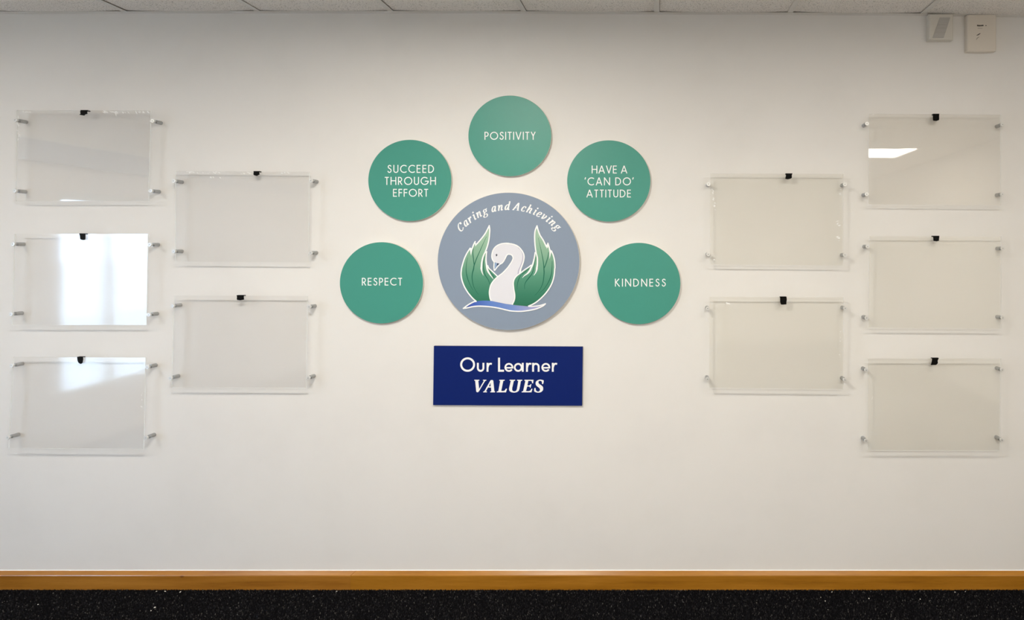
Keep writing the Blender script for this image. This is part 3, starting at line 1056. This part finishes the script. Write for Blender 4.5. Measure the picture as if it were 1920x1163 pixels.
def standoff(root, px, py):
    x, _, z = P(px, py, HC)
    n_ = 20
    prof = [(0.0085, -0.0), (0.0085, -0.0260), (0.0080, -0.0266), (0.0058, -0.0267), (0.0058, -0.0360)]
    v, f = [], []

    def lathe(prof, close_end):
        vv_, ff_ = [], []
        for (r_, y) in prof:
            for a in range(n_):
                t_ = 2 * math.pi * a / n_
                vv_.append((x + r_ * math.cos(t_), y, z + r_ * math.sin(t_)))
        for s_ in range(len(prof) - 1):
            for a in range(n_):
                b1 = (a + 1) % n_
                ff_.append((s_ * n_ + a, s_ * n_ + b1, (s_ + 1) * n_ + b1, (s_ + 1) * n_ + a))
        ff_.append(tuple((len(prof) - 1) * n_ + a for a in range(n_)))
        if close_end:
            ff_.append(tuple(range(n_))[::-1])
        return vv_, ff_
    v, f = lathe(prof, True)
    bar = part('standoff', root, v, f, M_STEEL)
    v, f = lathe([(0.0088, -0.0361), (0.0090, -0.0367), (0.0090, -0.0412), (0.0084, -HC), (0.0018, -HC), (0.0016, -HC + 0.0015)], True)
    mi = [0] * (len(f) - 2) + [1, 0]
    sub('cap', bar, root, v, f, [M_CAP, M_HOLE], mi)


def quad_sheet(root, name, TL, TR, BL, BR, h0, h1, acr):
    pts = [P(*BL, h1), P(*BR, h1), P(*TR, h1), P(*TL, h1)]
    v = [(p[0], -h0, p[2]) for p in pts] + [(p[0], -h1, p[2]) for p in pts]
    f = [(0, 1, 5, 4), (1, 2, 6, 5), (2, 3, 7, 6), (3, 0, 4, 7), (4, 5, 6, 7), (3, 2, 1, 0)]
    return part(name, root, v, f, [acr, M_EDGE], [1, 1, 1, 1, 0, 0])


def tape(root, px, py, w_, hgt_, topy, seed, skew=0.0):
    """a torn tab of black tape folded over the top edge of the panel"""
    rr = random.Random(seed)
    top = topy - 0.6
    bot = py + hgt_ / 2
    x0, x1 = px - w_ / 2, px + w_ / 2
    front = [(x0 - skew, top), (x1 - skew, top)]
    right = [(x1 - skew * .3 + rr.uniform(-1.2, 0.6), top + (bot - top) * u) for u in (0.35, 0.7)]
    botp = [(x1 + skew * .6 + rr.uniform(-2.5, 0.3), bot + rr.uniform(-2.5, 0)), (px + rr.uniform(-1.5, 1.5), bot + rr.uniform(-0.5, 1.0)), (x0 + skew * .6 + rr.uniform(-0.2, 1.6), bot + rr.uniform(-1.5, 0))]
    left = [(x0 - skew * .3 + rr.uniform(-0.4, 1.2), top + (bot - top) * u) for u in (0.65, 0.35)]
    outline = [front[0], front[1]] + right + botp + left
    hf, hb = HP1 + 0.0004, HP1 + 0.0016
    v = [P(a, b_, hb) for a, b_ in outline]
    n_ = len(v)
    v2 = [(p[0], -hf, p[2]) for p in v]
    tris = [tuple(t_) for t_ in tessellate_polygon([[Vector((p[0], p[2], 0)) for p in v]])]
    f = list(tris) + [(a, (a + 1) % n_, (a + 1) % n_ + n_, a + n_) for a in range(n_)]
    vv_ = v + v2
    # fold over the edge and down the back
    a, b_ = v[0], v[1]
    zt_ = max(a[2], b_[2])
    bx = box(min(a[0], b_[0]), max(a[0], b_[0]), -hb, -(HP0 - 0.0012), zt_ - 0.0006, zt_ + 0.0008)
    bk = box(min(a[0], b_[0]), max(a[0], b_[0]), -(HP0 - 0.0002), -(HP0 - 0.0012), zt_ - 0.004, zt_)
    mb = MB().add(vv_, f).add(*bx).add(*bk)
    part('tape_tab', root, mb.v, mb.f, M_TAPE)


def film(root, specs, seed):
    """slivers of lifted protective film along an edge: (x0,y0,x1,y1,count,length,angle)"""
    rr = random.Random(seed)
    mb = MB()
    for (x0, y0, x1, y1, cnt, ln, ang_) in specs:
        for _ in range(cnt):
            u = rr.random()
            px, py = x0 + (x1 - x0) * u + rr.uniform(-1.5, 1.5), y0 + (y1 - y0) * u + rr.uniform(-1.5, 1.5)
            a = math.radians(ang_ + rr.uniform(-25, 25))
            l = ln * rr.uniform(0.4, 1.2)
            wd = rr.uniform(0.5, 1.25)
            h = HP1 + 0.0006 + rr.uniform(0, 0.0008)
            pts = []
            for (s_, t_, dh) in ((-1, 0, 0), (0, 1, 0.0012), (1, 0.1, 0), (0, -1, 0)):
                pts.append(P(px + math.cos(a) * l / 2 * s_ - math.sin(a) * wd * t_, py + math.sin(a) * l / 2 * s_ + math.cos(a) * wd * t_, h + dh))
            mb.add(pts, [(0, 1, 2), (0, 2, 3)])
    o_ = part('lifted_film', root, mb.v, mb.f, M_FILM)
    o_['kind'] = 'stuff'


# caps TL,TR,BL,BR / top y (left,right) / bottom y (left,right) / tape (x,y,w,h,skew) / film / label
PANELS = [
    ([(28, 225), (285.3, 226.7), (26.7, 358), (281.7, 358)], (207, 207.5), (377, 377), (156.2, 210.8, 13.5, 11, -1.5),
     [(34, 212, 34, 262, 16, 7, 70), (42, 210, 60, 210, 7, 6, 20), (192, 210, 280, 211, 22, 8, 35), (31, 240, 40, 262, 9, 7, 60), (214, 211, 226, 218, 3, 8, 50)],
     'clear acrylic poster panel with crinkled film corners, top of the far left column'),
    ([(23.5, 458), (280, 459), (20, 589.4), (278, 590.6)], (438.6, 438.8), (610, 610), (155, 443.5, 11.5, 13, 1.0),
     [(272, 520, 272, 540, 3, 3, 80)],
     'clear acrylic poster panel mirroring the bright window, middle of the far left column of three'),
    ([(20.8, 686), (275.4, 688.8), (13.5, 821), (272.7, 821.5)], (669.5, 671), (841, 843), (150.8, 675.3, 10.5, 14, 1.0),
     [(266, 735, 266, 770, 6, 3, 80)],
     'clear acrylic poster panel, bottom of the far left column of three'),
    ([(325.3, 339.4), (582.6, 338.8), (325, 471.5), (581.7, 474.3)], (320.6, 322.6), (490.6, 492.5), (481, 324.6, 11.5, 9.5, 0),
     [(335, 323, 470, 325, 20, 5, 30), (500, 325, 545, 324, 5, 4, 20), (360, 331, 430, 333, 5, 5, 40)],
     'clear acrylic poster panel, upper of the two left of the RESPECT sign'),
    ([(322.6, 574), (579, 575.8), (318.6, 709.4), (577.2, 709.4)], (554.2, 555), (727, 728), (450.8, 558.4, 13.5, 11, 0.5), [],
     'clear acrylic poster panel, lower of the two left of the RESPECT sign'),
    ([(1328.5, 345.2), (1584.4, 345.8), (1328, 477), (1584.4, 478.3)], (325.4, 326.6), (496, 498), (1478.8, 330.8, 12.5, 12, -0.8),
     [(1336, 350, 1341, 395, 12, 5, 35), (1338, 480, 1340, 490, 3, 4, 20), (1575, 345, 1577, 375, 5, 5, -40), (1570, 415, 1573, 425, 4, 8, -30), (1568, 440, 1576, 455, 5, 6, -10)],
     'clear acrylic poster panel, upper of the two right of the KINDNESS sign'),
    ([(1327, 578.8), (1585, 578.5), (1326.7, 711.5), (1584.4, 713)], (556.8, 557.8), (728, 730.5), (1469.2, 564, 12, 14.5, 0.5),
     [(1363, 568, 1370, 573, 3, 7, 40), (1574, 612, 1576, 680, 8, 3, 0)],
     'clear acrylic poster panel, lower of the two right of the KINDNESS sign'),
    ([(1625.8, 231.6), (1879.8, 233.4), (1625.2, 364.3), (1879.8, 364.3)], (213.5, 215), (383.2, 385.2), (1755.6, 219.9, 12, 14, 0.4),
     [(1635, 214.5, 1647, 217, 4, 3, 40)],
     'clear acrylic poster panel with a bright glare streak, top of the far right column'),
    ([(1627, 462.5), (1880.7, 466.1), (1625.2, 596.5), (1880.7, 596.5)], (442.8, 443.6), (615, 617), (1755.2, 447.5, 12.5, 11, 0.2), [],
     'clear acrylic poster panel, middle of the far right column of three'),
    ([(1624.3, 694.7), (1879.8, 694.3), (1624.3, 827.4), (1879, 826)], (672.3, 672.8), (845.2, 845.6), (1752.5, 678.6, 12.5, 13, -1.6),
     [(1634, 715, 1638, 800, 10, 2, 60)],
     'clear acrylic poster panel, bottom of the far right column of three'),
]
ACRS = [M_ACR_LEFT, M_ACR_FILM, M_ACR_FILM, M_ACR_FILM, M_ACR_FILM, M_ACR, M_ACR, M_ACR_CLEAN, M_ACR, M_ACR]
for i, (caps, top, bot, tp, fl, lab) in enumerate(PANELS):
    TLc, TRc, BLc, BRc = caps
    mx_, my_ = (TLc[0] + BRc[0]) / 2, (TLc[1] + BRc[1]) / 2
    c = P(mx_, my_)
    root = thing('poster_panel', lab, 'display panel', (c[0], 0, c[2]), 'clear acrylic poster panels on standoffs')
    e = 3.2
    lt = (BLc[0] - TLc[0]) / (BLc[1] - TLc[1])
    rt = (BRc[0] - TRc[0]) / (BRc[1] - TRc[1])
    TL = (TLc[0] + e + lt * (top[0] - TLc[1]), top[0])
    BL = (TLc[0] + e + lt * (bot[0] - TLc[1]), bot[0])
    TR = (TRc[0] - e + rt * (top[1] - TRc[1]), top[1])
    BR = (TRc[0] - e + rt * (bot[1] - TRc[1]), bot[1])
    quad_sheet(root, 'back_sheet', TL, TR, BL, BR, HP0, HP0 + 0.0038, ACRS[i])
    quad_sheet(root, 'front_sheet', TL, TR, BL, BR, HP1 - 0.0038, HP1, ACRS[i])
    for cpt in caps:
        standoff(root, *cpt)
    tape(root, tp[0], tp[1], tp[2], tp[3], top[0] + (top[1] - top[0]) * (tp[0] - TL[0]) / (TR[0] - TL[0]), 40 + i, tp[4])
    if fl:
        film(root, fl, 90 + i)


# ------------------------------------------------------------------ alarm boxes under the ceiling
def wall_box(root, x0, x1, y0, y1, depth, ch, mat, name, bow=0.0):
    """tapered box: wall outline in photo pixels at the wall, front inset by ch metres"""
    a = P(x0, y1, 0)
    b_ = P(x1, y0, 0)
    X0, X1, Z0, Z1 = a[0], b_[0], a[2], b_[2]
    lv = [(0.0, 0.0), (0.0, depth * 0.72), (ch * 0.3, depth * 0.9), (ch, depth)]
    v, f = [], []
    nx = 8
    for (ins, y) in lv:
        ring = []
        for k in range(nx + 1):
            u = k / nx
            ring.append((X0 + ins + (X1 - X0 - 2 * ins) * u, -y, Z0 + ins - bow * 4 * u * (1 - u)))
        for k in range(nx + 1):
            u = 1 - k / nx
            ring.append((X0 + ins + (X1 - X0 - 2 * ins) * u, -y, Z1 - ins * 0.4))
        v += ring
    n_ = 2 * (nx + 1)
    for s_ in range(len(lv) - 1):
        for k in range(n_):
            j = (k + 1) % n_
            f.append((s_ * n_ + k, s_ * n_ + j, (s_ + 1) * n_ + j, (s_ + 1) * n_ + k))
    f.append(tuple((len(lv) - 1) * n_ + k for k in range(n_)))
    return part(name, root, v, f, mat)


c = P(1759, 54)
bx1 = thing('motion_sensor', 'small off-white square wall sensor with a slanted grey lens strip, under the ceiling', 'sensor', (c[0], 0, c[2]))
wall_box(bx1, 1736.5, 1781.5, 31.5, 79, 0.030, 0.006, M_PLASTIC, 'body')
pr = Print(0.0306)
cs = lambda x, y: (1700 + x / 8.727, y / 8.727)
pr.add(fill2d([[(540, 285), (715, 285), (605, 622), (418, 622)]]), cs)
lens = pr.build('lens_strip', bx1, M_RIB)
mb = MB()
for k in range(11):
    u = (k + 0.5) / 11
    yy = 290 + 326 * u
    xa_, xb_ = 540 - 122 * u + 5, 715 - 110 * u - 5
    a, b_ = P(*cs(xa_, yy), 0.0312), P(*cs(xb_, yy), 0.0312)
    mb.box(a[0], b_[0], -0.0318, -0.0304, a[2] - 0.0014, a[2] + 0.0014)
sub('lens_ribs', lens, bx1, mb.v, mb.f, M_RIB)

c = P(1837, 65)
bx2 = thing('alarm_box', 'taller cream plastic wall box with tiny dark print, beside the square sensor', 'alarm box', (c[0], 0, c[2]))
o = wall_box(bx2, 1808.3, 1862.5, 31.5, 99.5, 0.024, 0.004, M_PLASTIC2, 'body', bow=0.002)
bevel(o, 0.002, 3)
pr = Print(0.0248)
for (x0, x1, y0, y1) in ((1152, 1166, 405, 430), (1170, 1186, 408, 432), (1190, 1206, 410, 432), (1210, 1228, 408, 430), (1232, 1256, 406, 428), (1290, 1306, 412, 426)):
    pr.add(([(x0, y0), (x1, y0), (x1, y1), (x0, y1)], [(0, 1, 2, 3)]), cs)
pr.add(stroke2d(catmull([(1140, 580), (1165, 572), (1190, 556), (1208, 543)], 4), lambda u, a: 4 + 12 * math.sin(u * 3.1)), cs)
pr.build('print_marks', bx2, plain('faded_ink', lin((70, 66, 60)), 0.6))['kind'] = 'stuff'
pr = Print(0.0248)
pr.add(stroke2d([(1160, 464), (1240, 464)], lambda u, a: 6), cs)
pr.add(stroke2d(catmull([(1140, 655), (1155, 625), (1190, 602)], 4), lambda u, a: 3 + 9 * math.sin(u * 3.1)), cs)
pr.build('faint_print_marks', bx2, plain('very_faded_ink', lin((150, 142, 130)), 0.6))['kind'] = 'stuff'
